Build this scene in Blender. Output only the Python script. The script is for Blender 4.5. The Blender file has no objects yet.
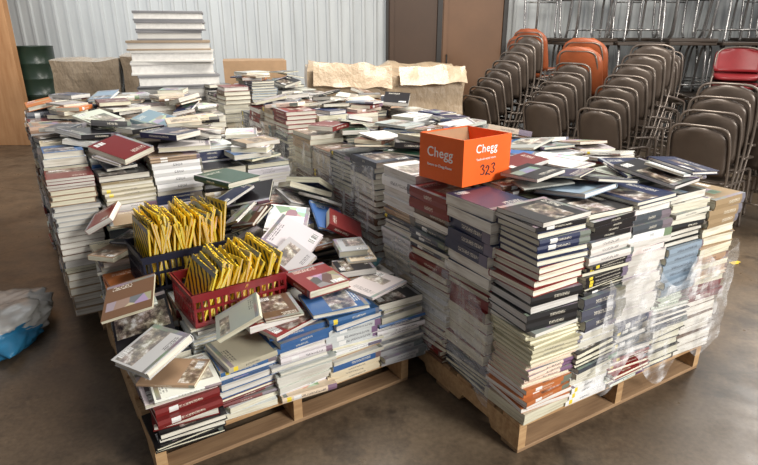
import bpy, bmesh, math, random
import numpy as np
from mathutils import Vector, Matrix, noise as mn
random.seed(31)
R=random.random
def U(a,b): return a+(b-a)*random.random()
scene=bpy.context.scene
COL=scene.collection
scene.view_settings.view_transform='Standard'

# ------------------------------------------------------------ material helpers
class NT:
    def __init__(s,name):
        s.m=bpy.data.materials.new(name); s.m.use_nodes=True
        s.t=s.m.node_tree; s.t.nodes.clear()
        s.out=s.t.nodes.new('ShaderNodeOutputMaterial')
        s.b=s.t.nodes.new('ShaderNodeBsdfPrincipled')
        s.t.links.new(s.b.outputs[0],s.out.inputs[0])
    def n(s,k,**kw):
        x=s.t.nodes.new(k)
        for a,b in kw.items(): setattr(x,a,b)
        return x
    def set(s,sock,v):
        if isinstance(v,bpy.types.NodeSocket): s.t.links.new(v,sock)
        else: sock.default_value=v
    def math(s,op,a,b=0.0,c=0.0):
        x=s.n('ShaderNodeMath',operation=op)
        s.set(x.inputs[0],a); s.set(x.inputs[1],b); s.set(x.inputs[2],c)
        return x.outputs[0]
    def inside(s,v,lo,hi):
        return s.math('MULTIPLY',s.math('GREATER_THAN',v,lo),s.math('LESS_THAN',v,hi))
    def mul(s,*a):
        r=a[0]
        for q in a[1:]: r=s.math('MULTIPLY',r,q)
        return r
    def frac(s,v,k): return s.math('FRACT',s.math('MULTIPLY',v,k))
    def mix(s,f,a,b,mode='MIX'):
        x=s.n('ShaderNodeMix',data_type='RGBA',blend_type=mode)
        s.set(x.inputs[0],f); s.set(x.inputs[6],a); s.set(x.inputs[7],b)
        return x.outputs[2]
    def comb(s,x,y,z=0.0):
        c=s.n('ShaderNodeCombineXYZ'); s.set(c.inputs[0],x); s.set(c.inputs[1],y); s.set(c.inputs[2],z)
        return c.outputs[0]
    def noise(s,vec,scale,detail=2.0,rough=.5,out=0):
        x=s.n('ShaderNodeTexNoise'); s.set(x.inputs['Vector'],vec); x.inputs['Scale'].default_value=scale
        x.inputs['Detail'].default_value=detail; x.inputs['Roughness'].default_value=rough
        return x.outputs[out]
    def ramp(s,f,stops,interp='LINEAR'):
        x=s.n('ShaderNodeValToRGB'); s.set(x.inputs[0],f); cr=x.color_ramp; cr.interpolation=interp
        while len(cr.elements)<len(stops): cr.elements.new(.5)
        for e,(p,c) in zip(cr.elements,stops): e.position=p; e.color=c if len(c)==4 else (*c,1)
        return x.outputs[0]
    def coord(s,k='Object',scale=(1,1,1)):
        t=s.n('ShaderNodeTexCoord'); mp=s.n('ShaderNodeMapping'); mp.inputs['Scale'].default_value=scale
        s.t.links.new(t.outputs[k],mp.inputs[0]); return mp.outputs[0]
    def bump(s,h,strength=.3,dist=.01):
        b=s.n('ShaderNodeBump'); b.inputs['Strength'].default_value=strength; b.inputs['Distance'].default_value=dist
        s.set(b.inputs['Height'],h); s.t.links.new(b.outputs[0],s.b.inputs['Normal'])
    def fin(s,col=None,rough=.5,metal=0.0):
        if col is not None: s.set(s.b.inputs['Base Color'],col)
        s.set(s.b.inputs['Roughness'],rough); s.b.inputs['Metallic'].default_value=metal
        return s.m
def plain(name,c,rough=.5,metal=0.0,var=.12,scale=12):
    k=NT(name); v=k.coord('Object')
    f=k.noise(v,scale,4,.6)
    col=k.ramp(f,[(.25,tuple(x*(1-var) for x in c)),(.75,tuple(min(1,x*(1+var)) for x in c))])
    return k.fin(col,rough,metal)

def mat_cover(name,yellow=False):
    k=NT(name)
    at=k.n('ShaderNodeAttribute',attribute_name='bcol'); base=at.outputs['Color']; s=at.outputs['Alpha']
    uv=k.n('ShaderNodeUVMap',uv_map='UVMap').outputs[0]
    sp=k.n('ShaderNodeSeparateXYZ'); k.set(sp.inputs[0],uv); u,v=sp.outputs[0],sp.outputs[1]
    sd=k.math('MULTIPLY',s,91.0)
    pv=k.comb(k.math('ADD',u,sd),k.math('ADD',v,sd),sd)
    n1=k.noise(pv,4.5,7,.7); nc=k.noise(pv,2.5,4,.6,1)
    hs=k.n('ShaderNodeHueSaturation'); hs.inputs['Saturation'].default_value=.75; k.set(hs.inputs['Color'],nc); nc=hs.outputs[0]
    if yellow:
        w=k.n('ShaderNodeTexWave',wave_type='BANDS',bands_direction='DIAGONAL'); k.set(w.inputs[0],pv); w.inputs['Scale'].default_value=3.4; w.inputs['Distortion'].default_value=3
        art=k.ramp(w.outputs[1],[(0,(.012,.012,.01)),(.42,(.95,.62,.02))],'CONSTANT')
    else:
        art=k.ramp(n1,[(.36,(.008,.008,.012)),(.46,(.12,.09,.07)),(.54,(.36,.30,.23)),(.62,(.82,.80,.76))])
        art=k.mix(.45,art,nc,'OVERLAY'); art=k.mix(.25,art,base)
        vo=k.n('ShaderNodeTexVoronoi'); k.set(vo.inputs['Vector'],pv); vo.inputs['Scale'].default_value=3.2
        hs=k.n('ShaderNodeHueSaturation'); hs.inputs['Saturation'].default_value=.45; k.set(hs.inputs['Color'],vo.outputs[1])
        art2=k.mix(.6,hs.outputs[0],base,'MULTIPLY')
        art=k.mix(k.math('GREATER_THAN',k.frac(s,3.1),.75),art,art2)
    lo=k.mul(k.frac(s,19.0),.35); hi=k.math('ADD',k.math('ADD',lo,.22),k.mul(k.frac(s,13.0),.4))
    ul=k.mul(k.frac(s,11.0),.3)
    m=k.mul(k.math('GREATER_THAN',u,ul),k.math('LESS_THAN',u,.96),k.math('GREATER_THAN',v,lo),k.math('LESS_THAN',v,hi),k.math('GREATER_THAN',k.frac(s,5.3),.25))
    if yellow: m=k.mul(k.inside(u,.05,.97),k.inside(v,.05,.95))
    c=k.mix(m,base,art)
    band=k.mul(k.inside(v,.9,.97),k.math('GREATER_THAN',s,.5))
    c=k.mix(band,c,k.mix(.6,nc,(.05,.03,.03,1)))
    side=k.mul(k.math('LESS_THAN',u,.09),k.math('GREATER_THAN',k.frac(s,9.0),.5))
    c=k.mix(side,c,k.mix(.5,nc,(.02,.02,.04,1)))
    bw=k.n('ShaderNodeRGBToBW'); k.set(bw.inputs[0],base)
    tc=k.ramp(bw.outputs[0],[(0,(.85,.82,.72)),(.28,(.04,.04,.05))],'CONSTANT')
    row=k.math('MULTIPLY',v,22.0)
    tn=k.noise(k.comb(k.math('MULTIPLY',u,64.0),k.math('MULTIPLY',k.math('FLOOR',row),3.7),sd),1.0,1)
    lim=k.math('ADD',.40,k.mul(.4,k.frac(s,23.0)))
    tx=k.mul(k.inside(k.math('FRACT',row),.25,.78),k.inside(v,.78,.89),k.math('GREATER_THAN',u,.14),k.math('LESS_THAN',u,lim),k.math('GREATER_THAN',tn,.47))
    c=k.mix(k.math('MULTIPLY',tx,0 if yellow else .8),c,tc)
    lb=k.mul(k.inside(u,.62,.90),k.inside(v,.06,.19),k.math('GREATER_THAN',k.frac(s,41.0),.4))
    bars=k.math('GREATER_THAN',k.noise(k.comb(k.math('MULTIPLY',u,160.0),sd,0.0),1.0,0),.55)
    c=k.mix(lb,c,k.mix(bars,(.85,.85,.84,1),(.05,.05,.05,1)))
    k.b.inputs['Coat Weight'].default_value=.15
    return k.fin(c,.32)
def mat_spine(name,yellow=False):
    k=NT(name)
    at=k.n('ShaderNodeAttribute',attribute_name='bcol'); base=at.outputs['Color']; s=at.outputs['Alpha']
    uv=k.n('ShaderNodeUVMap',uv_map='UVMap').outputs[0]
    sp=k.n('ShaderNodeSeparateXYZ'); k.set(sp.inputs[0],uv); u,v=sp.outputs[0],sp.outputs[1]
    sd=k.math('MULTIPLY',s,91.0)
    bw=k.n('ShaderNodeRGBToBW'); k.set(bw.inputs[0],base)
    tc=k.ramp(bw.outputs[0],[(0,(.7,.66,.55)),(.28,(.05,.05,.07))],'CONSTANT')
    nc=k.noise(k.comb(sd,sd,0.0),1.0,1,.5,1)
    c=k.mix(k.mul(k.math('LESS_THAN',u,k.math('MULTIPLY',.3,k.frac(s,7.0))),k.math('GREATER_THAN',s,.3)),base,k.mix(.7,nc,(.05,.03,.04,1)))
    tn=k.noise(k.comb(k.math('MULTIPLY',u,95.0),sd,k.math('MULTIPLY',v,9.0)),1.0,2)
    t0=k.math('ADD',.14,k.mul(.3,k.frac(s,29.0)))
    t1=k.math('ADD',.50,k.mul(.3,k.frac(s,37.0)))
    tx=k.mul(k.inside(v,.32,.66),k.math('GREATER_THAN',u,t0),k.math('LESS_THAN',u,t1),k.math('GREATER_THAN',tn,.5))
    c=k.mix(k.math('MULTIPLY',tx,.75),c,tc)
    st=k.mul(k.inside(u,.84,.92),k.inside(v,.1,.9),k.math('GREATER_THAN',k.frac(s,17.0),.85))
    c=k.mix(st,c,(.8,.62,.05,1))
    st=k.mul(k.inside(u,.66,.8),k.inside(v,.15,.85),k.math('GREATER_THAN',k.frac(s,53.0),.75))
    c=k.mix(st,c,(.8,.8,.78,1))
    if yellow: c=k.mix(k.math('GREATER_THAN',k.noise(k.comb(k.math('MULTIPLY',u,16.0),sd,k.math('MULTIPLY',v,1.5)),1.0,1),.50),(.97,.66,.02,1),(.012,.012,.012,1))
    return k.fin(c,.4)
def mat_pages():
    k=NT('page_edges')
    at=k.n('ShaderNodeAttribute',attribute_name='bcol'); base=at.outputs['Color']
    uv=k.n('ShaderNodeUVMap',uv_map='UVMap').outputs[0]
    mp=k.n('ShaderNodeMapping'); mp.inputs['Scale'].default_value=(3,420,1); k.set(mp.inputs[0],uv)
    f=k.noise(mp.outputs[0],1.0,2)
    mp2=k.n('ShaderNodeMapping'); mp2.inputs['Scale'].default_value=(6,60,1); k.set(mp2.inputs[0],uv)
    g=k.noise(mp2.outputs[0],1.0,3)
    c=k.mix(k.math('MULTIPLY',f,.45),base,(.3,.28,.25,1),'MULTIPLY')
    c=k.mix(k.ramp(g,[(.45,(0,0,0)),(.7,(.5,.5,.5))]),c,(.45,.38,.31,1),'MULTIPLY')
    return k.fin(c,.8)
M_COV=mat_cover('book_cover'); M_SPI=mat_spine('book_spine'); M_PAG=mat_pages()
M_YCOV=mat_cover('yellow_cover',True); M_YSPI=mat_spine('yellow_spine',True)

# ------------------------------------------------------------ object helpers
def link(o,parent=None):
    COL.objects.link(o)
    if parent is not None: o.parent=parent
    return o
def tag(o,label,cat,group=None,kind=None):
    o['label']=label; o['category']=cat
    if group: o['group']=group
    if kind: o['kind']=kind
    return o
def empty(name,M,label,cat,group=None):
    e=bpy.data.objects.new(name,None); e.empty_display_size=.05; e.matrix_world=M
    link(e); return tag(e,label,cat,group)
def bm_obj(name,bm,mats,parent=None,smooth=False,M=None):
    me=bpy.data.meshes.new(name); bmesh.ops.recalc_face_normals(bm,faces=bm.faces[:]); bm.to_mesh(me); bm.free()
    if not isinstance(mats,(list,tuple)): mats=[mats]
    for m in mats: me.materials.append(m)
    if smooth:
        for p in me.polygons: p.use_smooth=True
    o=bpy.data.objects.new(name,me); link(o,parent)
    if M is not None: o.matrix_local=M
    return o
def box(bm,x0,x1,y0,y1,z0,z1,mat=0,bev=0,M=None):
    r=bmesh.ops.create_cube(bm,size=1)
    vs=r['verts']
    for v in vs:
        v.co=Vector(((x0+x1)/2+v.co.x*(x1-x0),(y0+y1)/2+v.co.y*(y1-y0),(z0+z1)/2+v.co.z*(z1-z0)))
        if M is not None: v.co=M@v.co
    fs=set(f for v in vs for f in v.link_faces)
    for f in fs: f.material_index=mat
    if bev>0:
        es=list(set(e for v in vs for e in v.link_edges))
        bmesh.ops.bevel(bm,geom=es,offset=bev,segments=1,affect='EDGES',profile=.5)
def tube(bm,pts,r,seg=8,mat=0,cap=True):
    pts=[Vector(p) for p in pts]; rings=[]; n=len(pts)
    up=None
    for i,p in enumerate(pts):
        d=(pts[min(i+1,n-1)]-pts[max(i-1,0)]).normalized()
        if up is None:
            a=Vector((0,0,1)) if abs(d.z)<.9 else Vector((0,1,0)); x=d.cross(a).normalized()
        else:
            x=(up-d*up.dot(d)).normalized()
        up=x; y=d.cross(x)
        rr=r[i] if isinstance(r,(list,tuple)) else r
        rings.append([bm.verts.new(p+(x*math.cos(t)+y*math.sin(t))*rr) for t in [2*math.pi*j/seg for j in range(seg)]])
    for a,b in zip(rings[:-1],rings[1:]):
        for j in range(seg):
            f=bm.faces.new((a[j],a[(j+1)%seg],b[(j+1)%seg],b[j])); f.material_index=mat; f.smooth=True
    if cap:
        bm.faces.new(rings[0]); bm.faces.new(rings[-1])
def smoothpts(pts,it=2):
    pts=[Vector(p) for p in pts]
    for _ in range(it):
        q=[pts[0]]
        for a,b in zip(pts[:-1],pts[1:]): q+= [a.lerp(b,.25),a.lerp(b,.75)]
        q.append(pts[-1]); pts=q
    return pts

# ------------------------------------------------------------ books
class Acc:
    def __init__(s): s.v=[];s.f=[];s.m=[];s.uv=[];s.c=[]
    def add(s,verts,faces,M):
        o=len(s.v)
        s.v+= [tuple(M@Vector(p)) for p in verts] if M is not None else [tuple(p) for p in verts]
        for idx,mi,uv,c in faces:
            s.f.append([i+o for i in idx]); s.m.append(mi); s.uv+=uv; s.c+=[c]*len(idx)
    def mesh(s,name,mats):
        me=bpy.data.meshes.new(name); me.from_pydata(s.v,[],s.f)
        for m in mats: me.materials.append(m)
        me.polygons.foreach_set('material_index',s.m)
        uv=me.uv_layers.new(name='UVMap'); uv.data.foreach_set('uv',np.array(s.uv,dtype=np.float32).ravel())
        ca=me.color_attributes.new('bcol','FLOAT_COLOR','CORNER'); ca.data.foreach_set('color',np.array(s.c,dtype=np.float32).ravel())
        me.update(); return me
def book_parts(w,l,t,col,seed,hard,pcol):
    c=.0028 if hard else .0012
    bul=.004 if hard else 0.0008
    ins=.004 if hard else .0006
    h=w/2;y=l/2
    outer=[(h,0),(-h,0),(-h-bul,t/2),(-h,t),(h,t)]
    inner=[(h,c),(-h+c,c),(-h+c-bul,t/2),(-h+c,t-c),(h,t-c)]
    V=[]
    for (x,z) in outer: V+=[(x,-y,z),(x,y,z)]
    for (x,z) in inner: V+=[(x,-y,z),(x,y,z)]
    C=(*col,seed); F=[]
    z4=[(.5,.001)]*4
    O=lambda i,k:2*i+k
    I=lambda i,k:10+2*i+k
    for i in range(4):
        q=[O(i,0),O(i+1,0),O(i+1,1),O(i,1)]
        if i in(0,): F.append((q,0,[(1,0),(0,0),(0,1),(1,1)],C))
        elif i==3: F.append((q,0,[(0,0),(1,0),(1,1),(0,1)],C))
        else:
            a=(i-1)*.5
            F.append((q,1,[(0,a),(0,a+.5),(1,a+.5),(1,a)],C))
        F.append(([I(i,1),I(i+1,1),I(i+1,0),I(i,0)],0,z4,C))
        F.append(([O(i+1,0),O(i,0),I(i,0),I(i+1,0)],0,z4,C))
        F.append(([O(i,1),O(i+1,1),I(i+1,1),I(i,1)],0,z4,C))
    F.append(([O(0,0),O(0,1),I(0,1),I(0,0)],0,z4,C))
    F.append(([O(4,1),O(4,0),I(4,0),I(4,1)],0,z4,C))
    x0=-h+c*.9; x1=h-ins; y0=-y+ins; y1=y-ins; a0=c;a1=t-c; xc=x1-(.003 if hard else 0)
    PV=[(x0,y0,a0),(x1,y0,a0),(x1,y1,a0),(x0,y1,a0),(x0,y0,a1),(x1,y0,a1),(x1,y1,a1),(x0,y1,a1),(xc,y0,t/2),(xc,y1,t/2)]
    P=(*pcol,seed); s=seed*9
    PF=[([0,3,2,1],2,[(0,0)]*4,P),([4,5,6,7],2,[(0,0)]*4,P),
        ([0,1,8,5,4],2,[(s,s),(s+w,s),(s+w,s+t/2),(s+w,s+t),(s,s+t)],P),
        ([2,3,7,6,9],2,[(s,s),(s+w,s),(s+w,s+t),(s,s+t),(s,s+t/2)],P),
        ([1,2,9,8],2,[(s,s),(s+l,s),(s+l,s+t/2),(s,s+t/2)],P),([8,9,6,5],2,[(s,s+t/2),(s+l,s+t/2),(s+l,s+t),(s,s+t)],P),
        ([3,0,4,7],2,[(s,s),(s+l,s),(s+l,s+t),(s,s+t)],P)]
    return V,F,PV,PF
STUFF=Acc(); NIND=[0]
PAL=[("white",(.72,.71,.68),20),("cream",(.62,.53,.40),8),("light grey",(.42,.42,.42),6),("navy blue",(.018,.028,.085),8),("blue",(.04,.12,.30),4),
("dark red",(.18,.016,.016),10),("black",(.013,.012,.014),17),("teal",(.03,.11,.13),1),("dark green",(.02,.07,.04),2),("brown",(.13,.062,.035),9),("pale blue",(.24,.32,.40),3),("orange",(.55,.18,.05),2),("slate grey",(.07,.08,.10),7),("tan",(.38,.27,.17),8)]
WT=[p[2] for p in PAL]
def pickcol(name=None):
    if name:
        p=[q for q in PAL if q[0]==name][0]
    else: p=random.choices(PAL,WT)[0]
    f=U(.8,1.2)
    return p[0],tuple(min(.82,x*f*U(.93,1.07)) for x in p[1])
def pagecol():
    b=U(.72,.94); w=U(.76,.97)
    return (b,b*(.93+.07*w)*.985,b*w*.985)
def make_book(M,w,l,t,cn,col,seed,hard,ind,where,group,flip=False,pc=None,yellow=False):
    pc=pc or pagecol()
    V,F,PV,PF=book_parts(w,l,t,col,seed,hard,pc)
    if not ind:
        STUFF.add(V,F,M); STUFF.add(PV,PF,M); return None
    ty='hardcover book' if hard else 'paperback book'
    if yellow: lab="yellow and black paperback "+where
    else: NIND[0]+=1; lab=f"{cn} {ty} {where}"
    e=empty('yellow_paperback' if yellow else 'book',M,lab,"book",group)
    a=Acc(); a.add(V,F,None); o=bpy.data.objects.new('cover',a.mesh('cover',[M_YCOV,M_YSPI] if yellow else [M_COV,M_SPI])); link(o,e)
    a=Acc(); a.add(PV,[(f,0,u,c) for f,_,u,c in PF],None); o=bpy.data.objects.new('page_block',a.mesh('page_block',[M_PAG])); link(o,e)
    return e
HX0,HY0,HR=-3.6,1.0,.01
HM=np.zeros((700,800))
def foot(cx,cy,w,l,ang):
    r=math.hypot(w,l)/2
    i0=int((cx-r-HX0)/HR);i1=int((cx+r-HX0)/HR)+1;j0=int((cy-r-HY0)/HR);j1=int((cy+r-HY0)/HR)+1
    gx,gy=np.meshgrid(np.arange(i0,i1+1),np.arange(j0,j1+1))
    X=HX0+gx*HR-cx;Y=HY0+gy*HR-cy
    c,s=math.cos(ang),math.sin(ang)
    lx=X*c+Y*s;ly=-X*s+Y*c
    k=(abs(lx)<=w/2+.004)&(abs(ly)<=l/2+.004)
    return gx[k],gy[k],lx[k],ly[k]
def stamp(cx,cy,w,l,ang,z):
    gx,gy,_,_=foot(cx,cy,w,l,ang); HM[gy,gx]=np.maximum(HM[gy,gx],z)
def drop(cx,cy,w,l,ang,t,flat=False,maxdev=.2,maxslope=.45,cap=9,floorz=.3):
    gx,gy,lx,ly=foot(cx,cy,w,l,ang); h=HM[gy,gx]
    if (h<floorz).mean()>.22: return None
    hh=np.maximum(h,np.percentile(h,85)-.15)
    A=np.stack([np.ones_like(lx),lx,ly],1)
    p,_,_,_=np.linalg.lstsq(A,hh,rcond=None)
    best=None
    for s in ((0,) if flat else (0,.5,.8,1,1.2)):
        sx=max(-maxslope,min(maxslope,p[1]*s)); sy=max(-maxslope,min(maxslope,p[2]*s))
        res=h-sx*lx-sy*ly; off=res.max(); gap=(off-res).mean()
        if best is None or gap<best[0]: best=(gap,off,sx,sy)
    gap,off,sx,sy=best
    if off-np.percentile(h,50)>maxdev or off>cap or gap>maxdev*.6: return None
    k=math.sqrt(1+sx*sx+sy*sy)
    HM[gy,gx]=np.maximum(h,off+sx*lx+sy*ly+t*k)
    c,s=math.cos(ang),math.sin(ang)
    ex=Vector((c,s,sx)).normalized(); ey=Vector((-s,c,sy)); n=ex.cross(ey).normalized(); ey=n.cross(ex)
    return Matrix(((ex.x,ey.x,n.x,cx),(ex.y,ey.y,n.y,cy),(ex.z,ey.z,n.z,off),(0,0,0,1)))
class Fr:
    def __init__(s,ox,oy,deg): s.o=(ox,oy); s.a=math.radians(deg); s.c=math.cos(s.a); s.s=math.sin(s.a)
    def p(s,a,b): return s.o[0]+a*s.c-b*s.s, s.o[1]+a*s.s+b*s.c
def column(fr,a,b,rot,z0,h,ind,wmax,lmax,where,group,tmin=.018,tmax=.05,cols=None,runs=(1,5),mess=1.0,lv=(.86,.99),pcol=.6):
    z=z0; topz=z0
    ca=U(-1.5,1.5)*mess
    while z<z0+h:
        n=random.randint(*runs)
        cn,col=pickcol(random.choice(cols) if cols and R()<pcol else None); seed=R(); hard=R()<.5
        w=wmax*U(.84,.99); l=lmax*U(*lv); t=tmin+(tmax-tmin)*R()**1.4; pc=pagecol(); fl=R()<.5
        oa,ob=U(-.006,.006)*mess,U(-.006,.006)*mess
        for q in range(n):
            if z+t>z0+h+.03: z=1e9;break
            if R()<.3: fl=not fl
            base=fr.a+math.pi/2 if rot==0 else fr.a
            ang=base+(math.pi if fl else 0)+math.radians(ca+U(-2.4,2.4)*mess)
            cx,cy=fr.p(a+oa+U(-.006,.006)*mess,b+ob+U(-.006,.006)*mess)
            M=Matrix.Translation((cx,cy,z))@Matrix.Rotation(ang,4,'Z')
            make_book(M,w,l,t,cn,col,seed,hard,ind,where,group,pc=pc)
            z+=t+.0004
            stamp(cx,cy,w,l,ang,z)
            topz=z
    return topz
def loose(fr,a,b,ang,w=None,l=None,t=None,cn=None,hard=None,ind=True,where='lying loose on top of a book heap',group=None,seed=None,maxdev=.2,col=None,maxslope=.45,cap=9):
    w=w or U(.15,.215); l=l or w*U(1.2,1.38); t=t or U(.012,.04)
    hard=(R()<.35) if hard is None else hard
    cx,cy=fr.p(a,b)
    M=drop(cx,cy,w,l,fr.a+math.radians(ang),t,maxdev=maxdev,maxslope=maxslope,cap=cap)
    if M is None: return None
    n,c=pickcol(cn)
    if col: c=col
    make_book(M,w,l,t,n,c,R() if seed is None else seed,hard,ind,where,group)
    return True

# ------------------------------------------------------------ pallets
def mat_wood(name,c1,c2,sc=(1.5,18,18)):
    k=NT(name); v=k.coord('Object',sc); f=k.noise(v,2.0,5,.6); g=k.noise(k.coord('Object'),2.5,3)
    c=k.ramp(f,[(.3,c1),(.7,c2)]); c=k.mix(k.math('MULTIPLY',g,.5),c,(.35,.28,.22,1),'MULTIPLY'); k.bump(f,.3,.004)
    return k.fin(c,.75)
M_WA=mat_wood('pallet_board_wood',(.42,.24,.11),(.68,.46,.24)); M_WB=mat_wood('pallet_board_wood_dark',(.25,.15,.08),(.45,.29,.16))
def pallet(fr,A,B,label):
    M=Matrix.Translation((fr.o[0],fr.o[1],0))@Matrix.Rotation(fr.a,4,'Z')
    e=empty('wooden_pallet',M,label,'pallet','wooden shipping pallets')
    n=7; bw=.1; gap=(B-n*bw)/(n-1)
    for i in range(n):
        bm=bmesh.new(); y=i*(bw+gap); box(bm,-.0,A,y,y+bw,.124,.142,bev=.002); bm_obj('deck_board',bm,random.choice([M_WA,M_WB,M_WA]),e)
    for x in (0,A/2-.02,A-.04):
        bm=bmesh.new()
        prof=[(0,.018),(.16,.018),(.18,.055),(.36,.055),(.38,.018),(B-.38,.018),(B-.36,.055),(B-.18,.055),(B-.16,.018),(B,.018),(B,.124),(0,.124)]
        q=[bm.verts.new((x,p[0],p[1])) for p in prof]; f=bm.faces.new(q)
        r=bmesh.ops.extrude_face_region(bm,geom=[f]); bmesh.ops.translate(bm,verts=[v for v in r['geom'] if isinstance(v,bmesh.types.BMVert)],vec=(.04,0,0))
        bm_obj('stringer',bm,M_WA,e)
    for y in (0,B/2-.05,B-.1):
        bm=bmesh.new(); box(bm,0,A,y,y+bw,0,.018,bev=.002); bm_obj('bottom_board',bm,M_WB,e)
    cx,cy=fr.p(A/2,B/2); stamp(cx,cy,A,B,fr.a,.142)
    return e
Z0=.1425
FR=Fr(.558,1.79,30); FL=Fr(-.84,1.66,33)
FM=Fr(*FR.p(0,1.14),30); FN=Fr(*FR.p(0,2.38),30); FN2=Fr(*FR.p(-.1,3.6),30)
FL2=Fr(*FL.p(-.13,1.27),33); FL3=Fr(*FL.p(-.12,2.50),33)
pallet(FR,1.22,1.02,"worn pale wooden pallet under tall wrapped stacks of textbooks")
pallet(FL,1.17,1.22,"worn pale wooden pallet under low heap of loose books")
pallet(Fr(*FL2.p(.12,.06),33),1.14,1.1,"wooden pallet under stacks of white textbooks")
pallet(FL3,1.22,1.15,"wooden pallet hidden under stacks of textbooks")
pallet(FM,1.22,1.15,"wooden pallet under plastic-wrapped textbook stacks")
pallet(FN,1.22,1.15,"wooden pallet under textbook stacks behind wrapped ones")
pallet(FN2,.95,.85,"wooden pallet under books near cardboard cartons")

gR="textbooks on the tall wrapped pallet"; gL="textbooks on the low heaped pallet"
wR="in a tall stack on wooden pallet"; wL="in a low stack on wooden pallet"
rc=[['dark red','navy blue','black','cream'],['black','black','slate grey','white'],['white','dark red','tan','navy blue'],['white','slate grey','black'],['brown','white','tan']]
for i in range(5):
    column(FR,.12+i*.250,.10,0,Z0,(.83,.82,.83,.82,.79)[i],True,.240,.256,wR,gR,.013,.05,cols=rc[i],runs=(1,6),lv=(.95,1.01),mess=1.7,pcol=.85)
lc=[['dark red','dark red','navy blue','slate grey'],['dark red','dark red','slate grey','brown'],['cream','white','tan']]
for j in range(3):
    column(FR,.10,.355+j*.282,90,Z0,(.81,.80,.82)[j],j<1,.236,.288,wR,gR,.016,.05,cols=lc[j],runs=(2,7),lv=(.95,1.0),mess=1.5,pcol=.85)
for i in range(4):
    for j in range(4):
        column(FR,.355+i*.25,.325+j*.222,0,Z0+.0,U(.80,.85),False,.226,.254,wR,gR,.02,.05,lv=(.94,1.0))
for fr,ni,nj,h0,h1 in ((FM,5,4,.76,.84),(FN,5,4,.80,.92)):
    for i in range(ni):
        for j in range(nj):
            column(fr,.11+i*.246,.13+j*.281,90,Z0,U(h0,h1),False,.248,.284,'','',.014,.042,cols=['brown','cream','slate grey','tan','dark red'] if i==0 else None,lv=(.93,1.0),runs=(2,7))
for i in range(4):
    for j in range(3):
        column(FN2,.11+i*.25,.13+j*.28,90,Z0,U(.92,1.06),False,.24,.27,'','',.02,.05)
for i in range(5):
    for j in range(5):
        hh=U(.78,.86)-(.07 if i==4 else 0)-(.05 if j==0 else 0)
        if i==0: column(FL2,.10,.13+j*.24,90,Z0,hh,False,.225,.24,'','',.014,.045,cols=['white','light grey','tan'])
        else: column(FL2,.09+i*.268,.10+j*.225,0,Z0,hh,False,.226,.272,'','',.014,.045,cols=['white','white','cream','black'],lv=(.9,1.0))
for i in range(5):
    for j in range(5):
        column(FL3,.10+i*.268,.10+j*.225,0,Z0,U(.80,.90),False,.222,.27,'','',.02,.05)
for i in range(5):
    column(FL,.135+i*.247,.095+U(-.012,.012),0,Z0,(.22,.25,.28,.30,.29)[i],True,.24,.262,wL,gL,.013,.036,cols=['white','blue','white','light grey','black'],mess=2.4,runs=(1,3),lv=(.86,1.0),pcol=.55)
for j in range(4):
    column(FL,.13,.355+j*.262,90,Z0,(.22,.27,.33,.40)[j],j<2,.235,.27,wL,gL,.014,.04,cols=['white','slate grey','cream','brown'],mess=2.4,runs=(1,3),lv=(.88,1))
for i in range(4):
    for j in range(4):
        hh=[.27,.27,.33,.40][j]+U(-.02,.04)+(.06 if i>1 and j>1 else 0)-([0,0,.05,.10][j] if i<=1 else 0)
        column(FL,.365+i*.248,.34+j*.24,0,Z0,hh,False,.238,.25,wL,gL,.015,.04,mess=1.8,lv=(.9,1.0))

# ------------------------------------------------------------ crates
def crate(M,W,D,H,mat,label):
    bm=bmesh.new()
    th=.008
    box(bm,-W/2,W/2,-D/2,D/2,0,.008)
    for z,hh in ((0,.022),(H*.48,.012),(H-.035,.035)):
        box(bm,-W/2,W/2,-D/2,-D/2+th,z,z+hh); box(bm,-W/2,W/2,D/2-th,D/2,z,z+hh)
        box(bm,-W/2,-W/2+th,-D/2+th,D/2-th,z,z+hh); box(bm,W/2-th,W/2,-D/2+th,D/2-th,z,z+hh)
    for L,n,ax in ((W,14,0),(D,11,1)):
        for i in range(n+1):
            x=-L/2+.008+(L-.016)*i/n
            for s in(-1,1):
                if ax==0: box(bm,x-.0045,x+.0045,s*D/2-(th if s>0 else 0)+.001,s*D/2+(th if s<0 else 0)-.001,0.01,H-.01)
                else: box(bm,s*W/2-(th if s>0 else 0)+.001,s*W/2+(th if s<0 else 0)-.001,x-.0045,x+.0045,0.01,H-.01)
    for s in(-1,1):
        box(bm,-W/2-.006,W/2+.006,s*D/2-.006,s*D/2+.006,H-.008,H); box(bm,s*W/2-.006,s*W/2+.006,-D/2,D/2,H-.008,H)
    o=bm_obj('plastic_crate',bm,mat); o.matrix_world=M
    return tag(o,label,'crate')
M_RED=plain('red_plastic',(.20,.008,.012),.4); M_DBLUE=plain('near_black_blue_plastic',(.009,.011,.028),.4)
def crate_drop(cx,cy,ang,W,D,H,zmin,extra=.07):
    gx,gy,_,_=foot(cx,cy,W,D,ang); z=max(np.percentile(HM[gy,gx],94),zmin)
    HM[gy,gx]=np.maximum(HM[gy,gx],z+H+extra)
    return Matrix.Translation((cx,cy,z))@Matrix.Rotation(ang,4,'Z')
def ybook(M,w,l,t,where,group):
    y=(.96,U(.60,.70),.02); p=U(.65,.95)
    make_book(M,w,l,t,'',y,R(),False,True,where,group,yellow=True,pc=(p,p*U(.66,.92),p*U(.10,.5)))
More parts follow.
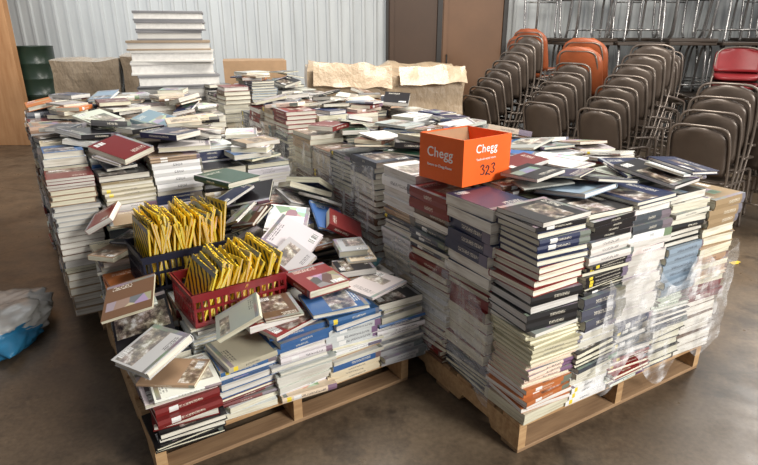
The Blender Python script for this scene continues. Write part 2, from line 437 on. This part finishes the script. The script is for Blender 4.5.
def fill_crate(M,W,D,H,n,lean,group,w=.19,l=.235,rise=0,sd=.05,zj=.03):
    for i in range(n):
        f=i/(n-1)
        ln=lean+U(-.04,.04)+sd*math.sin(i*.45)
        x=-W/2+.03+(W-.06-max(0,H*math.sin(lean)))*f+.5*w*math.sin(ln)
        t=U(.007,.0095)
        up=U(0,zj)+rise
        L=Matrix.Translation((x,U(-.014,.014),.012+up+w/2*math.cos(ln)))@Matrix.Rotation(ln,4,'Y')@Matrix.Rotation(math.radians(U(-7,7)),4,'X')@Matrix.Rotation(math.radians(U(-4,4)),4,'Z')@Matrix(((0,0,1,-t/2),(0,1,0,0),(-1,0,0,0),(0,0,0,1)))
        ybook(M@L,w,l,t,'standing packed in plastic crate',group)
MC=crate_drop(-.665,2.23,math.radians(36),.42,.285,.15,.40,.07)
crate(MC,.42,.285,.15,M_RED,"dark red slatted plastic crate full of yellow paperbacks")
fill_crate(MC,.42,.285,.15,42,.36,"yellow paperbacks in the red crate",.22,.255,sd=.14,zj=.035)
MC2=crate_drop(-.985,2.52,math.radians(36),.41,.30,.18,.46,.03)
crate(MC2,.41,.30,.18,M_DBLUE,"near-black milk crate packed with yellow paperbacks")
fill_crate(MC2,.41,.30,.18,44,.08,"yellow paperbacks in the dark crate",.285,.27,sd=.24,zj=.06)
gx,gy,_,_=foot(-.985,2.52,.38,.26,math.radians(36)); HM[gy,gx]=float(MC2.translation.z)+.42

# ------------------------------------------------------------ loose books
wl='lying loose on heap of books'
gl="loose books on the heap"
loose(FL,.09,.43,-8,.23,.28,.035,'black',True,where=wl,group=gl,seed=.83)
loose(FL,.31,.10,-60,.26,.33,.012,'brown',False,where='lying flat on front stack of heap',group=gl,seed=.047,col=(.27,.18,.12))
loose(FL,.92,.16,-80,.22,.28,.03,'light grey',False,where=wl,group=gl,seed=.52)
for a,b in [(.14,.08),(.60,.10),(.80,.33),(1.06,.35),(.77,.55),(1.04,.58),(.68,.78),(.94,.8),(.09,.16),(.1,.66),(.1,.9),(.47,.12),(.2,.25),(.64,.28),(1.12,.10),(.12,1.08),(.95,1.05),(.68,1.0),(1.06,.95),(.88,.7),(.74,.45),(.57,.03),(.3,.03),(.1,.3),(1.12,.7),(1.12,.45),(.15,.55),(.13,.78),(.2,.4),(.8,.04),(1.0,.05),(.18,.05),(.1,.55)]:
    loose(FL,a+U(-.02,.02),b+U(-.02,.02),random.choice([0,90,180,270])+U(-38,38),w=U(.17,.225),t=U(.008,.032),where=wl,group=gl,maxslope=.4,cap=.75)
cnt=0
for q in range(1400):
    if cnt>=78: break
    b=U(.06,1.27)
    if loose(FL,U(.38,1.2),b,U(-180,180),w=U(.14,.22),t=U(.007,.038),where=wl,group=gl,maxdev=.15,maxslope=.6,cap=.49+.26*b): cnt+=1
cnt=0
for q in range(500):
    if cnt>=16: break
    b=U(.4,1.3)
    if loose(FL,U(.04,.26),b,U(-60,60),w=U(.14,.21),t=U(.007,.03),where=wl,group=gl,maxdev=.16,maxslope=.55,cap=.42+.26*b): cnt+=1
loose(FL,.64,.86,20,.20,.27,.03,'dark green',True,where='lying across the yellow paperbacks',group=gl,seed=.2,maxdev=.5)
boxc=(.385,2.45); BW,BD,BH=.30,.27,.20; BA=math.radians(38)
gx,gy,_,_=foot(boxc[0],boxc[1],BW,BD,BA); zb=float(HM[gy,gx].max())
HM[gy,gx]=zb+.6
# keep the strip just in front of the orange box clear of tall loose books
wt='lying loose on tall textbook stacks'; gt="loose books on top of the tall pallet"
cnt=0
for q in range(700):
    if cnt>=30: break
    if loose(FR,U(.34,1.2),U(.12,1.05),U(-25,25)+random.choice([0,90,180,270]),where=wt,group=gt,maxdev=.06,maxslope=.14,t=U(.006,.02),cap=1.03): cnt+=1
for fr,A,B,n,cap in ((FM,1.2,1.1,32,1.03),(FN,1.2,1.1,34,1.1),(FL2,1.25,1.1,44,1.07),(FL3,1.25,1.1,44,1.12),(FN2,.9,.8,16,1.25)):
    cnt=0
    for q in range(n*8):
        if cnt>=n: break
        if loose(fr,U(.08,A-.05),U(.1,B),U(-40,40)+random.choice([0,90,180,270]),ind=False,maxdev=.08,maxslope=.2,cap=cap,t=U(.008,.035)): cnt+=1
so=bpy.data.objects.new('textbooks',STUFF.mesh('textbooks',[M_COV,M_SPI,M_PAG])); link(so)
tag(so,"hundreds of mixed textbooks in stacks covering several pallets","books","remaining textbooks on the pallets","stuff")
print('INDIVIDUAL BOOKS',NIND[0])

# ------------------------------------------------------------ orange carton
M_OR=plain('orange_cardboard',(.86,.13,.012),.55,var=.05); M_KR=plain('kraft_cardboard',(.36,.23,.13),.8); M_WH=plain('white_print',(.95,.95,.94),.6,var=.01); M_INK=plain('dark_marker_ink',(.02,.01,.03),.6)
def text(s,size,M,mat,parent,name='lettering',ext=.0006,bold=0,sp=1.0):
    cu=bpy.data.curves.new('t','FONT'); cu.body=s; cu.size=size; cu.align_x='CENTER'; cu.align_y='CENTER'; cu.extrude=ext; cu.offset=bold; cu.space_character=sp
    o=bpy.data.objects.new('tmp',cu); COL.objects.link(o); bpy.context.view_layer.update()
    me=bpy.data.meshes.new_from_object(o.evaluated_get(bpy.context.evaluated_depsgraph_get()))
    bpy.data.objects.remove(o); me.materials.clear(); me.materials.append(mat)
    ob=bpy.data.objects.new(name,me); link(ob,parent); ob.matrix_local=M; return ob
W,D,H=BW,BD,BH
Mb=Matrix.Translation((boxc[0],boxc[1],zb+.001))@Matrix.Rotation(BA,4,'Z')
eb=empty('cardboard_box',Mb,"open bright orange cardboard box with white lettering on book stacks",'box')
bm=bmesh.new(); t=.004
box(bm,-W/2,W/2,-D/2,D/2,0,t)
box(bm,-W/2,-W/2+t,-D/2,D/2,t,H);box(bm,W/2-t,W/2,-D/2,D/2,t,H);box(bm,-W/2+t,W/2-t,-D/2,-D/2+t,t,H);box(bm,-W/2+t,W/2-t,D/2-t,D/2,t,H)
bm_obj('carton_body',bm,M_OR,eb)
for s in(-1,1):
    # folded-in flap hangs straight down inside the wall, clear of it
    bm=bmesh.new(); box(bm,-W/2+.006,W/2-.006,-.0015,.0015,-.1,0)
    bm_obj('flap',bm,M_KR,eb,M=Matrix.Translation((0,s*(D/2-.010),H-.004))@Matrix.Rotation(-s*.25,4,'X'))
Fx=Matrix(((0,0,-1,-W/2-.0012),(-1,0,0,0),(0,1,0,0),(0,0,0,1)))
Fy=Matrix(((1,0,0,0),(0,0,-1,-D/2-.0012),(0,1,0,0),(0,0,0,1)))
T=lambda x,y:Matrix.Translation((x,y,0))
text("Chegg",.060,Fx@T(-.005,H*.62),M_WH,eb,bold=.0004,sp=1.06)
text("Return to Chegg Reuse",.016,Fx@T(-.005,H*.34),M_WH,eb,bold=.0002)
text("Chegg",.050,Fy@T(-.01,H*.76),M_WH,eb,bold=.0003,sp=1.08)
text("Textbook rental return",.013,Fy@T(-.01,H*.54),M_WH,eb)
def stroke(pts,M,parent):
    bm=bmesh.new(); tube(bm,smoothpts([(x*.7,y*.7,0) for x,y in pts],2),.0024,6); return bm_obj('handwritten_number',bm,M_INK,parent,M=M)
three=[(-.016,.022),(.004,.034),(.017,.020),(-.004,.004),(.018,-.006),(.006,-.032),(-.02,-.022)]
two=[(-.015,.016),(0,.034),(.016,.018),(.0,-.006),(-.02,-.028),(.004,-.02),(.024,-.032)]
for dx,dy,g,r in ((-.028,.004,three,.16),(.003,-.002,two,.05),(.038,.004,three,-.1)):
    stroke(g,Fy@T(.0+dx,H*.28+dy)@Matrix.Rotation(r,4,'Z'),eb)

# ------------------------------------------------------------ plastic film
def mat_film(hi=.55):
    k=NT('clear_stretch_film'); t=k.t
    v=k.coord('Object',(3,3,9)); f=k.noise(v,2.0,5,.6); v2=k.coord('Object',(12,12,3)); g=k.noise(v2,1.5,3)
    fac=k.ramp(k.math('MULTIPLY',k.math('ADD',f,g),.5),[(.40,(.06,.06,.06)),(.52,(.24,.24,.24)),(.62,(hi,hi,hi))])
    k.bump(f,1.0,.03)
    k.fin((.92,.93,.95,1),.08); tr=k.n('ShaderNodeBsdfTransparent'); mx=k.n('ShaderNodeMixShader')
    k.set(mx.inputs[0],fac); t.links.new(tr.outputs[0],mx.inputs[1]); t.links.new(k.b.outputs[0],mx.inputs[2]); t.links.new(mx.outputs[0],k.out.inputs[0])
    return k.m
M_FILM=mat_film(.65); M_FILM2=mat_film(.35)
def film(fr,pts,z0,z1,label,amp=.010,edge=.05,mat=None):
    P=[Vector((*fr.p(a,b),0)) for a,b in pts]; seg=[]
    for p,q in zip(P[:-1],P[1:]):
        n=max(2,int((q-p).length/.03)); seg+= [p.lerp(q,i/n) for i in range(n)]
    seg.append(P[-1]); nz=24; bm=bmesh.new(); g=[]
    for i,p in enumerate(seg):
        r=[]
        d=(seg[min(i+1,len(seg)-1)]-seg[max(i-1,0)]).normalized(); nrm=Vector((d.y,-d.x,0))
        for k in range(nz+1):
            s=k/nz; zz=z0+(z1-z0)*s+edge*mn.noise(Vector((p.x*5,p.y*5,7)))*abs(2*s-1)
            o=amp*mn.noise(Vector((p.x*9,p.y*9,zz*22)))
            r.append(bm.verts.new(p+nrm*o+Vector((0,0,zz))))
        g.append(r)
    for a,b in zip(g[:-1],g[1:]):
        for k in range(nz): bm.faces.new((a[k],b[k],b[k+1],a[k+1]))
    o=bm_obj('stretch_wrap',bm,mat or M_FILM2,None,True); return tag(o,label,'plastic wrap')
film(FR,[(.36,-.042),(1.27,-.042),(1.30,.0),(1.30,1.0)],.18,.68,"clear crinkled stretch wrap around the tall textbook stacks",edge=.2,mat=M_FILM)
film(FR,[(-.04,1.06),(-.041,.15)],.2,.6,"clear stretch wrap on side of tall textbook stacks",edge=.15)
film(FM,[(-.035,1.2),(-.035,-.03)],.25,.95,"crinkled stretch wrap around textbook stacks behind orange box",mat=M_FILM)
film(FN,[(-.04,1.2),(-.04,-.03)],.25,.95,"stretch wrap around stacked textbooks",mat=M_FILM)
bm=bmesh.new(); x,y=FR.p(1.31,.12); pr=[]
for i in range(26):
    s=i/25; c=Vector((x+.02*math.sin(s*9)+.05*s,y-.01+.02*math.sin(s*5),.80-.55*s)); w=.028+.018*math.sin(s*14)
    pr.append([bm.verts.new(c+Vector((w*q,.012*math.sin(q*7+s*20),0))) for q in (-1,-.5,0,.5,1)])
for a,b in zip(pr[:-1],pr[1:]):
    for q in range(4): bm.faces.new((a[q],a[q+1],b[q+1],b[q]))
k=NT('torn_white_film'); k.b.inputs['Alpha'].default_value=.6; mt=k.fin((.8,.8,.8,1),.3)
tag(bm_obj('stretch_wrap_tail',bm,mt,None,True),"torn white strip of stretch wrap hanging off the books",'plastic wrap')

# ------------------------------------------------------------ room
k=NT('concrete_floor'); v=k.coord('Object'); n1=k.noise(v,.7,6,.6); n2=k.noise(v,5,7,.7); n3=k.noise(v,45,4,.6); n4=k.noise(v,1.9,6,.7)
c=k.ramp(n1,[(.3,(.078,.053,.033)),(.5,(.14,.101,.066)),(.72,(.235,.18,.122))])
c=k.mix(k.ramp(n2,[(.35,(0,0,0)),(.75,(.8,.8,.8))]),c,(.072,.052,.035,1)); c=k.mix(k.ramp(n4,[(.50,(0,0,0)),(.62,(.8,.8,.8))]),c,(.038,.028,.02,1)); c=k.mix(.55,c,n3,'SOFT_LIGHT')
vo=k.n('ShaderNodeTexVoronoi',feature='DISTANCE_TO_EDGE'); k.set(vo.inputs['Vector'],k.mix(.12,v,k.noise(v,2.0,3,.5,1))); vo.inputs['Scale'].default_value=.33
c=k.mix(k.ramp(vo.outputs[0],[(0,(.6,.6,.6)),(.004,(0,0,0))]),c,(.03,.022,.015,1))
k.bump(n2,.08,.01); M_FLOOR=k.fin(c,k.math('ADD',.13,k.math('MULTIPLY',n2,.42)))
def struct(o,label=None):
    o['kind']='structure'
    if label: o['label']=label
    return o
bm=bmesh.new(); box(bm,-9,10,-3,11,-.1,0); struct(bm_obj('floor',bm,M_FLOOR),"stained brown-grey concrete floor")
k=NT('painted_metal_siding'); f=k.noise(k.coord('Object',(3,3,.4)),2,4)
M_WALL=k.fin(k.ramp(f,[(.3,(.48,.50,.50)),(.7,(.60,.62,.61))]),.45)
def corrugated(name,x0,x1,y,z0,z1):
    bm=bmesh.new(); x=x0; pts=[]
    while x<x1:
        pts+= [(x,y),(x+.10,y),(x+.115,y-.03),(x+.155,y-.03),(x+.17,y)]; x+=.20
    pts.append((x1,y))
    pts=[p for p in pts if p[0]<=x1]
    b=[bm.verts.new((p[0],p[1],z0)) for p in pts]; t=[bm.verts.new((p[0],p[1],z1)) for p in pts]
    for i in range(len(pts)-1): bm.faces.new((b[i],b[i+1],t[i+1],t[i]))
    box(bm,x0,x1,y+.01,y+.1,z0,z1)
    return struct(bm_obj(name,bm,M_WALL),"pale grey ribbed metal wall siding")
corrugated('wall_back',-9,.12,10,0,4.5); corrugated('wall_back.001',2.15,10,10,0,4.5)
M_D1=plain('dark_brown_door_paint',(.075,.04,.022),.5,scale=2); M_D2=plain('brown_door_paint',(.19,.095,.045),.5,scale=2)
M_DK=plain('dark_steel_trim',(.03,.025,.022),.5)
for nm,x0,x1,m in (('door_1',.16,.98,M_D1),('door_2',1.06,2.08,M_D2)):
    bm=bmesh.new(); box(bm,x0,x1,9.9,9.96,.01,4.2,bev=.005); box(bm,x0+.02,x0+.09,9.88,9.9,.01,4.2); struct(bm_obj(nm,bm,m))
bm=bmesh.new()
for x0,x1 in ((.12,.16),(.98,1.06),(2.08,2.15)): box(bm,x0,x1,9.86,10,0,4.5)
box(bm,.12,2.15,9.98,10.05,0,4.5)
struct(bm_obj('trim_1',bm,M_DK))
bm=bmesh.new(); tube(bm,[(1.15,9.9,1.0),(1.15,9.84,1.0),(1.15,9.84,1.25),(1.15,9.9,1.25)],.012)
o=bm_obj('door_handle',bm,M_DK); o.parent=bpy.data.objects['door_2']
M_PLY=mat_wood('plywood',(.42,.20,.08),(.58,.32,.15),(6,6,.7))
bm=bmesh.new(); box(bm,-7.4,-5.25,8.3,8.34,0,4.4,bev=.003)
for x in (-5.33,-6.3): box(bm,x,x+.08,8.34,8.42,0,4.4)
tag(bm_obj('plywood_panel',bm,M_PLY),"tall orange-brown plywood panel standing by the metal wall",'panel')
M_DRUM=plain('dark_green_drum_paint',(.018,.032,.02),.3)
def drum(x,y,z):
    bm=bmesh.new(); pr=[]
    for zz,rr in [(0,.285),(.01,.292),(.02,.285),(.28,.285),(.295,.291),(.31,.285),(.56,.285),(.575,.291),(.59,.285),(.865,.285),(.875,.292),(.885,.292),(.885,.275),(.87,.27),(.87,.01)]:
        pr.append([bm.verts.new((rr*math.cos(a),rr*math.sin(a),zz)) for a in [2*math.pi*i/32 for i in range(32)]])
    for a,b in zip(pr[:-1],pr[1:]):
        for j in range(32): bm.faces.new((a[j],a[(j+1)%32],b[(j+1)%32],b[j]))
    bm.faces.new(pr[0]); bm.faces.new(pr[-1])
    o=bm_obj('steel_drum',bm,M_DRUM,smooth=True,M=Matrix.Translation((x,y,z))@Matrix.Scale(.8,4,(0,0,1))); tag(o,"dark green ribbed steel drum beside plywood panel",'drum','green steel drums')
drum(-5.26,8.80,0); drum(-5.26,8.80,.709)

# ------------------------------------------------------------ big back cartons
def mat_card(name,a,b,r):
    k=NT(name); v=k.coord('Object'); f=k.noise(v,3,5,.6)
    k.bump(k.noise(k.coord('Object',(2,2,1)),5,5,.6),.6,.05)
    k.b.inputs['Coat Weight'].default_value=.5; k.b.inputs['Coat Roughness'].default_value=.15
    return k.fin(k.ramp(f,[(.3,a),(.7,b)]),r)
M_CARD=mat_card('crumpled_cardboard',(.34,.25,.16),(.52,.40,.27),.4)
M_BC=mat_card('brown_wrapped_cardboard',(.22,.165,.11),(.40,.32,.23),.25)
def xf(x,y,a,z=0): return Matrix.Translation((x,y,z))@Matrix.Rotation(math.radians(a),4,'Z')
def crumple_box(name,M,W,D,H,mat,label,cat,amp=.03,rag=0,top=0):
    bm=bmesh.new(); box(bm,-W/2,W/2,-D/2,D/2,0,H)
    bmesh.ops.subdivide_edges(bm,edges=bm.edges[:],cuts=18,use_grid_fill=True)
    for v in bm.verts:
        if v.co.z<.001: continue
        q=v.co.copy()
        n=mn.noise_vector(q*1.4+Vector((W,D,H)))+.3*mn.noise_vector(q*5); v.co+=Vector((n.x,n.y,n.z*.8))*amp*(q.z/H)
        if q.z>H-.001: v.co.z+=top*mn.noise(Vector((q.x*3,q.y*3,4)))
    o=bm_obj(name,bm,mat,M=M)
    return tag(o,label,cat)
g=crumple_box('bulk_carton',xf(.04,6.75,8),1.74,1.0,1.22,M_CARD,"large crumpled tan cardboard bulk carton wrapped in film",'box',.06,top=.10)
for (x,y,ry,rx,w,d) in ((-.40,-.50,.04,-1.15,.85,.26),(.48,-.50,-.03,-.95,.75,.22)):
    bm=bmesh.new(); bmesh.ops.create_grid(bm,x_segments=14,y_segments=10,size=.5)
    for v in bm.verts:
        v.co.x*=w; v.co.y*=d*(1+.3*mn.noise(Vector((v.co.x*5,w,0)))); v.co.z+=.03*mn.noise(v.co*4)
    o=bm_obj('flap',bm,M_CARD,g,M=Matrix.Translation((x,y-.07,1.17))@Matrix.Rotation(ry,4,'Y')@Matrix.Rotation(-rx,4,'X'))
    s=o.modifiers.new('s','SOLIDIFY'); s.thickness=.008
crumple_box('pallet_carton',xf(-3.42,6.9,15),.66,1.0,1.30,M_BC,"bulky film-wrapped brown carton load by the wall",'box',.06,top=.05)
crumple_box('pallet_carton',xf(-2.72,7.05,15),.62,1.0,1.35,M_BC,"bulky film-wrapped brown carton load beside white tower",'box',.055,top=.05)
crumple_box('cardboard_box',xf(-1.50,6.9,15),.7,.6,1.30,M_KR,"tall brown cardboard box behind textbook stacks",'box',.012)
M_WC=plain('white_carton',(.58,.57,.54),.6,var=.06,scale=4); M_GC=plain('grey_carton',(.20,.20,.21),.6,scale=4); M_TC=plain('tan_edge_carton',(.30,.23,.16),.6,scale=4); M_PW=plain('white_page_stack',(.72,.71,.68),.8,var=.12,scale=30)
z=0; i=0
while z<1.72:
    h=U(.085,.115) if z<1.45 else .085
    w=(.76 if z<1.18 else .72 if z<1.5 else .60)+U(-.03,.03)
    d=.5 if z<1.5 else .42
    bm=bmesh.new()
    box(bm,-w/2,w/2,-d/2,d/2,0,.016,0,.002); box(bm,-w/2+.010,w/2-.010,-d/2+.010,d/2-.010,.016,h-.022,1); box(bm,-w/2,w/2,-d/2,d/2,h-.022,h-.001,0,.002)
    o=bm_obj('flat_carton',bm,[random.choice([M_GC,M_GC,M_WC,M_TC]),random.choice([M_PW,M_PW,M_WC])],M=xf(-1.99+U(-.035,.035),5.6+U(-.02,.02),18+U(-5,5),z)); tag(o,"large flat white and grey boxed volume in tall tower",'box','flat white volumes in the tower')
    z+=h; i+=1

# ------------------------------------------------------------ chairs
M_CH=plain('brown_grey_chair_metal',(.098,.075,.06),.33,.2,var=.1); M_CHF=plain('taupe_chair_tube',(.20,.165,.14),.3,.5,var=.05)
M_ORC=plain('rust_orange_plastic',(.33,.085,.03),.4,var=.1); M_REDC=plain('dark_red_vinyl',(.26,.016,.02),.4)
def panel(w0,w1,z0,z1,fy,th,nx=10,nz=10,rad=.35):
    bm=bmesh.new(); g=[]
    for k in range(nz+1):
        s=k/nz; z=z0+(z1-z0)*s
        w=w0+(w1-w0)*s
        e=max(0,(s-(1-rad))/rad); w*=math.sqrt(max(.12,1-e**2.5*.8))
        e2=max(0,(.15-s)/.15); w*=1-.08*e2
        g.append([bm.verts.new((w*(i/nx-.5),fy(s,(i/nx-.5)*2),z)) for i in range(nx+1)])
    for a,b in zip(g[:-1],g[1:]):
        for i in range(nx): bm.faces.new((a[i],a[i+1],b[i+1],b[i]))
    bmesh.ops.recalc_face_normals(bm,faces=bm.faces[:])
    bmesh.ops.solidify(bm,geom=bm.faces[:],thickness=th)
    return bm
def me_of(bm,name,mat,smooth=True):
    bmesh.ops.recalc_face_normals(bm,faces=bm.faces[:]); me=bpy.data.meshes.new(name); bm.to_mesh(me); bm.free(); me.materials.append(mat)
    for p in me.polygons: p.use_smooth=smooth
    return me
def backy(s,u): return -.19-.10*s-.045*(1-u*u)
me_back={}; me_seat={}
for nm,m,pz in (('g',M_CH,(.455,.455,.50,.89)),('o',M_ORC,(.56,.57,.42,.95)),('r',M_REDC,(.50,.50,.46,.74))):
    me_back[nm]=me_of(panel(*pz,backy,.012 if nm=='g' else .03),'backrest',m)
    bm=bmesh.new(); bmesh.ops.create_grid(bm,x_segments=10,y_segments=10,size=.5)
    for v in bm.verts:
        x,y=v.co.x*2,v.co.y*2
        rx=math.sqrt(max(0,1-.35*abs(y)**4)); ry=math.sqrt(max(0,1-.35*abs(x)**4))
        v.co=Vector((x*.23*rx,y*.205*ry,.445-.018*(1-x*x)*(1-y*y)+(-.02*max(0,y-.6)/.4)))
    bmesh.ops.solidify(bm,geom=bm.faces[:],thickness=.014 if nm=='g' else .035)
    me_seat[nm]=me_of(bm,'seat',m)
bm=bmesh.new(); tube(bm,smoothpts([(-.235,-.255,.0),(-.235,-.185,.44),(-.235,-.20,.56),(-.235,-.275,.80),(-.20,-.29,.90),(0,-.325,.905),(.20,-.29,.90),(.235,-.275,.80),(.235,-.20,.56),(.235,-.185,.44),(.235,-.255,.0)],2),.011)
me_frame={'g':me_of(bm,'back_frame',M_CHF)}; me_frame['o']=me_frame['g']
bm=bmesh.new(); tube(bm,smoothpts([(-.235,-.255,.0),(-.235,-.185,.44),(-.235,-.20,.56),(-.225,-.26,.72),(0,-.30,.75),(.225,-.26,.72),(.235,-.20,.56),(.235,-.185,.44),(.235,-.255,.0)],2),.011)
me_frame['r']=me_of(bm,'back_frame',M_CHF)
me_leg={}
for s in(-1,1):
    bm=bmesh.new(); tube(bm,smoothpts([(s*.26,.25,0),(s*.247,.19,.40),(s*.24,.16,.43),(s*.24,-.19,.43)],2),.012); me_leg[s]=me_of(bm,'leg',M_CHF)
me_br=[]
for pts in ([(-.235,-.22,.2),(.235,-.22,.2)],[(-.25,.225,.2),(.25,.225,.2)]):
    bm=bmesh.new(); tube(bm,pts,.007); me_br.append(me_of(bm,'cross_brace',M_CHF))
def chair(M,kind,label,group):
    e=empty('stacking_chair',M,label,'chair',group)
    for n,me in (('backrest',me_back[kind]),('seat',me_seat[kind]),('back_frame',me_frame[kind]),('leg',me_leg[-1]),('leg',me_leg[1]),('cross_brace',me_br[0]),('cross_brace',me_br[1])):
        link(bpy.data.objects.new(n,me),e)
    return e
LB={'g':"brown-grey metal stacking chair with curved back in stack",'o':"rust-orange plastic shell chair on top of chair stack",'r':"dark red vinyl chair in stack beside brown chairs"}
def cstack(x,y,kinds,ang,up=.10,fw=.11,lean=1.2):
    fx,fy=-math.sin(math.radians(ang)),math.cos(math.radians(ang)); zz=0; f=0
    for i,kd in enumerate(kinds):
        ln=-lean*i if kd!='o' else 3
        chair(Matrix.Translation((x+fx*f,y+fy*f,zz))@Matrix.Rotation(math.radians(ang+U(-2.5,2.5)),4,'Z')@Matrix.Rotation(math.radians(ln),4,'X'),kd,LB[kd],"stacked chairs along the wall")
        zz+=up; f+=fw
cstack(2.80,4.62,'gggg',-50,up=.092,fw=.10,lean=2.0)
cstack(2.36,5.60,'ggggggg',-55,up=.09,fw=.10,lean=2)
cstack(1.95,6.15,'gggggg'+'oo',-52,up=.088,fw=.10,lean=1.8)
cstack(3.42,4.72,'gggg',-56,up=.09,fw=.10,lean=2)
cstack(1.36,6.75,'gggggggg',-60,up=.088,fw=.085,lean=1.8)
cstack(1.55,7.4,'ggggggg'+'oo',-57,up=.09,fw=.10,lean=1.6)
cstack(3.15,6.75,'gggggg',-48,up=.09,lean=2)
cstack(4.30,6.9,'gggggg'+'rr',150,fw=.04,lean=0)
cstack(4.86,7.0,'gggggg'+'rr',165,fw=.04,lean=0)
cstack(4.3,5.8,'ggggg',-60,up=.09,fw=.09,lean=1.5)

# ------------------------------------------------------------ stacked tables with chrome legs
M_CHR=plain('chrome_tube',(.34,.33,.32),.25,.8,var=.4,scale=3); M_TT=plain('table_top_laminate',(.06,.042,.03),.4)
TW=.30; q=TW-.05
bm=bmesh.new(); box(bm,-TW-.03,TW+.03,-.37,.37,.695,.74,bev=.008); me_top=me_of(bm,'table_top',M_TT,False)
me_lf=[]
for s in(-1,1):
    for yy in (-1,1):
        bm=bmesh.new(); tube(bm,smoothpts([(s*(q+.02),yy*.31,0),(s*q,yy*.27,.60),(s*q,yy*.20,.69)],2),.018); me_lf.append(me_of(bm,'leg',M_CHR))
me_st=[]
for p in ([(-q,-.30,.16),(q,-.30,.16)],[(-q,.30,.16),(q,.30,.16)]):
    bm=bmesh.new(); tube(bm,p,.012); me_st.append(me_of(bm,'stretcher',M_CHR))
def table(x,y,z,flip,ang):
    M=xf(x,y,ang,z)
    if flip: M=M@Matrix.Translation((0,0,.74))@Matrix.Rotation(math.pi,4,'Y')
    e=empty('folding_table',M,"dark-topped table with chrome tube legs stacked behind chairs",'table','stacked tables')
    link(bpy.data.objects.new('table_top',me_top),e)
    for me in me_lf: link(bpy.data.objects.new('leg',me),e)
    for me in me_st: link(bpy.data.objects.new('stretcher',me),e)
for i in range(8):
    x=2.62+.68*i; y=9.3-.03*i
    for k2 in range(2): table(x,y,.741*k2,False,U(-2,2))
    table(x+.02,y,1.483,i%3!=1,U(-8,8))
for i in range(6):
    x=2.95+.70*i; y=8.5-.04*i
    table(x,y,0,False,U(-2,2)); table(x,y,.741,False,U(-2,2)); table(x+.02,y,1.483,i%2==0,U(-10,10))

# ------------------------------------------------------------ plastic bag on floor, floor litter
bm=bmesh.new(); bmesh.ops.create_icosphere(bm,subdivisions=5,radius=1)
for v in bm.verts:
    n=mn.noise(v.co*1.7)*.35+abs(mn.noise(v.co*4.5))*.22+abs(mn.noise(v.co*11))*.07
    p=v.co*(1+n); v.co=Vector((p.x*.27,p.y*.36,max(-.055,p.z*.10)+.055))
for f in bm.faces:
    q=f.calc_center_median(); f.material_index=1 if (q.x*.9-q.y*.75)>.27 and q.z<.12 else 0
k=NT('white_plastic_bag'); k.b.inputs['Transmission Weight'].default_value=.35; M_BAG=k.fin(k.ramp(k.noise(k.coord('Object'),6,3),[(.3,(.5,.49,.46)),(.7,(.8,.8,.77))]),.22)
tag(bm_obj('plastic_bag',bm,[M_BAG,plain('teal_plastic',(.03,.20,.38),.35)],None,True,M=xf(-2.15,2.74,15)),"crumpled white and teal plastic bag lying on the concrete",'bag')
M_YP=plain('yellow_scrap',(.7,.5,.05),.6); bm=bmesh.new(); box(bm,-.03,.03,-.02,.02,0,.006,bev=.002); box(bm,.0,.05,-.015,.01,.006,.01)
tag(bm_obj('paper_scrap',bm,M_YP,M=xf(2.62,3.75,20)),"small yellow paper scrap on the concrete",'scrap')

# ------------------------------------------------------------ lights, world, camera
w=bpy.data.worlds.new('World'); scene.world=w; w.use_nodes=True
w.node_tree.nodes['Background'].inputs[0].default_value=(.97,.96,1,1); w.node_tree.nodes['Background'].inputs[1].default_value=.22
def area(loc,target,size,sy,power,col):
    l=bpy.data.lights.new('area','AREA'); l.shape='RECTANGLE'; l.size=size; l.size_y=sy; l.energy=power; l.color=col
    o=bpy.data.objects.new('unseen_area_light',l); link(o); o.location=loc
    o.rotation_euler=(Vector(target)-Vector(loc)).to_track_quat('-Z','Y').to_euler(); return o
area((1.0,4.5,4.6),(0,4.5,0),2.4,2.4,330,(1,.94,.85))  # soft overhead light added out of view, no actual fixture
area((5.0,-1.8,3.6),(0,3.2,.6),2,2,600,(1,.96,.90))  # stands in for daylight from an open dock door, out of view
area((6.5,6.5,4.2),(1.5,2.0,0),2.5,2,200,(1,.96,.9))  # added out of view to give the floor a sheen, no lamp there
area((-4,6,4.4),(-3,9.9,1.5),3,3,200,(.96,.98,1))  # unseen soft light aimed at the back wall, not a fixture
cam=bpy.data.cameras.new('Camera'); co=bpy.data.objects.new('Camera',cam); link(co)
cam.sensor_width=36; cam.lens=26.17; co.location=(0,0,1.6); co.rotation_euler=(math.radians(70.1),0,0)
scene.camera=co
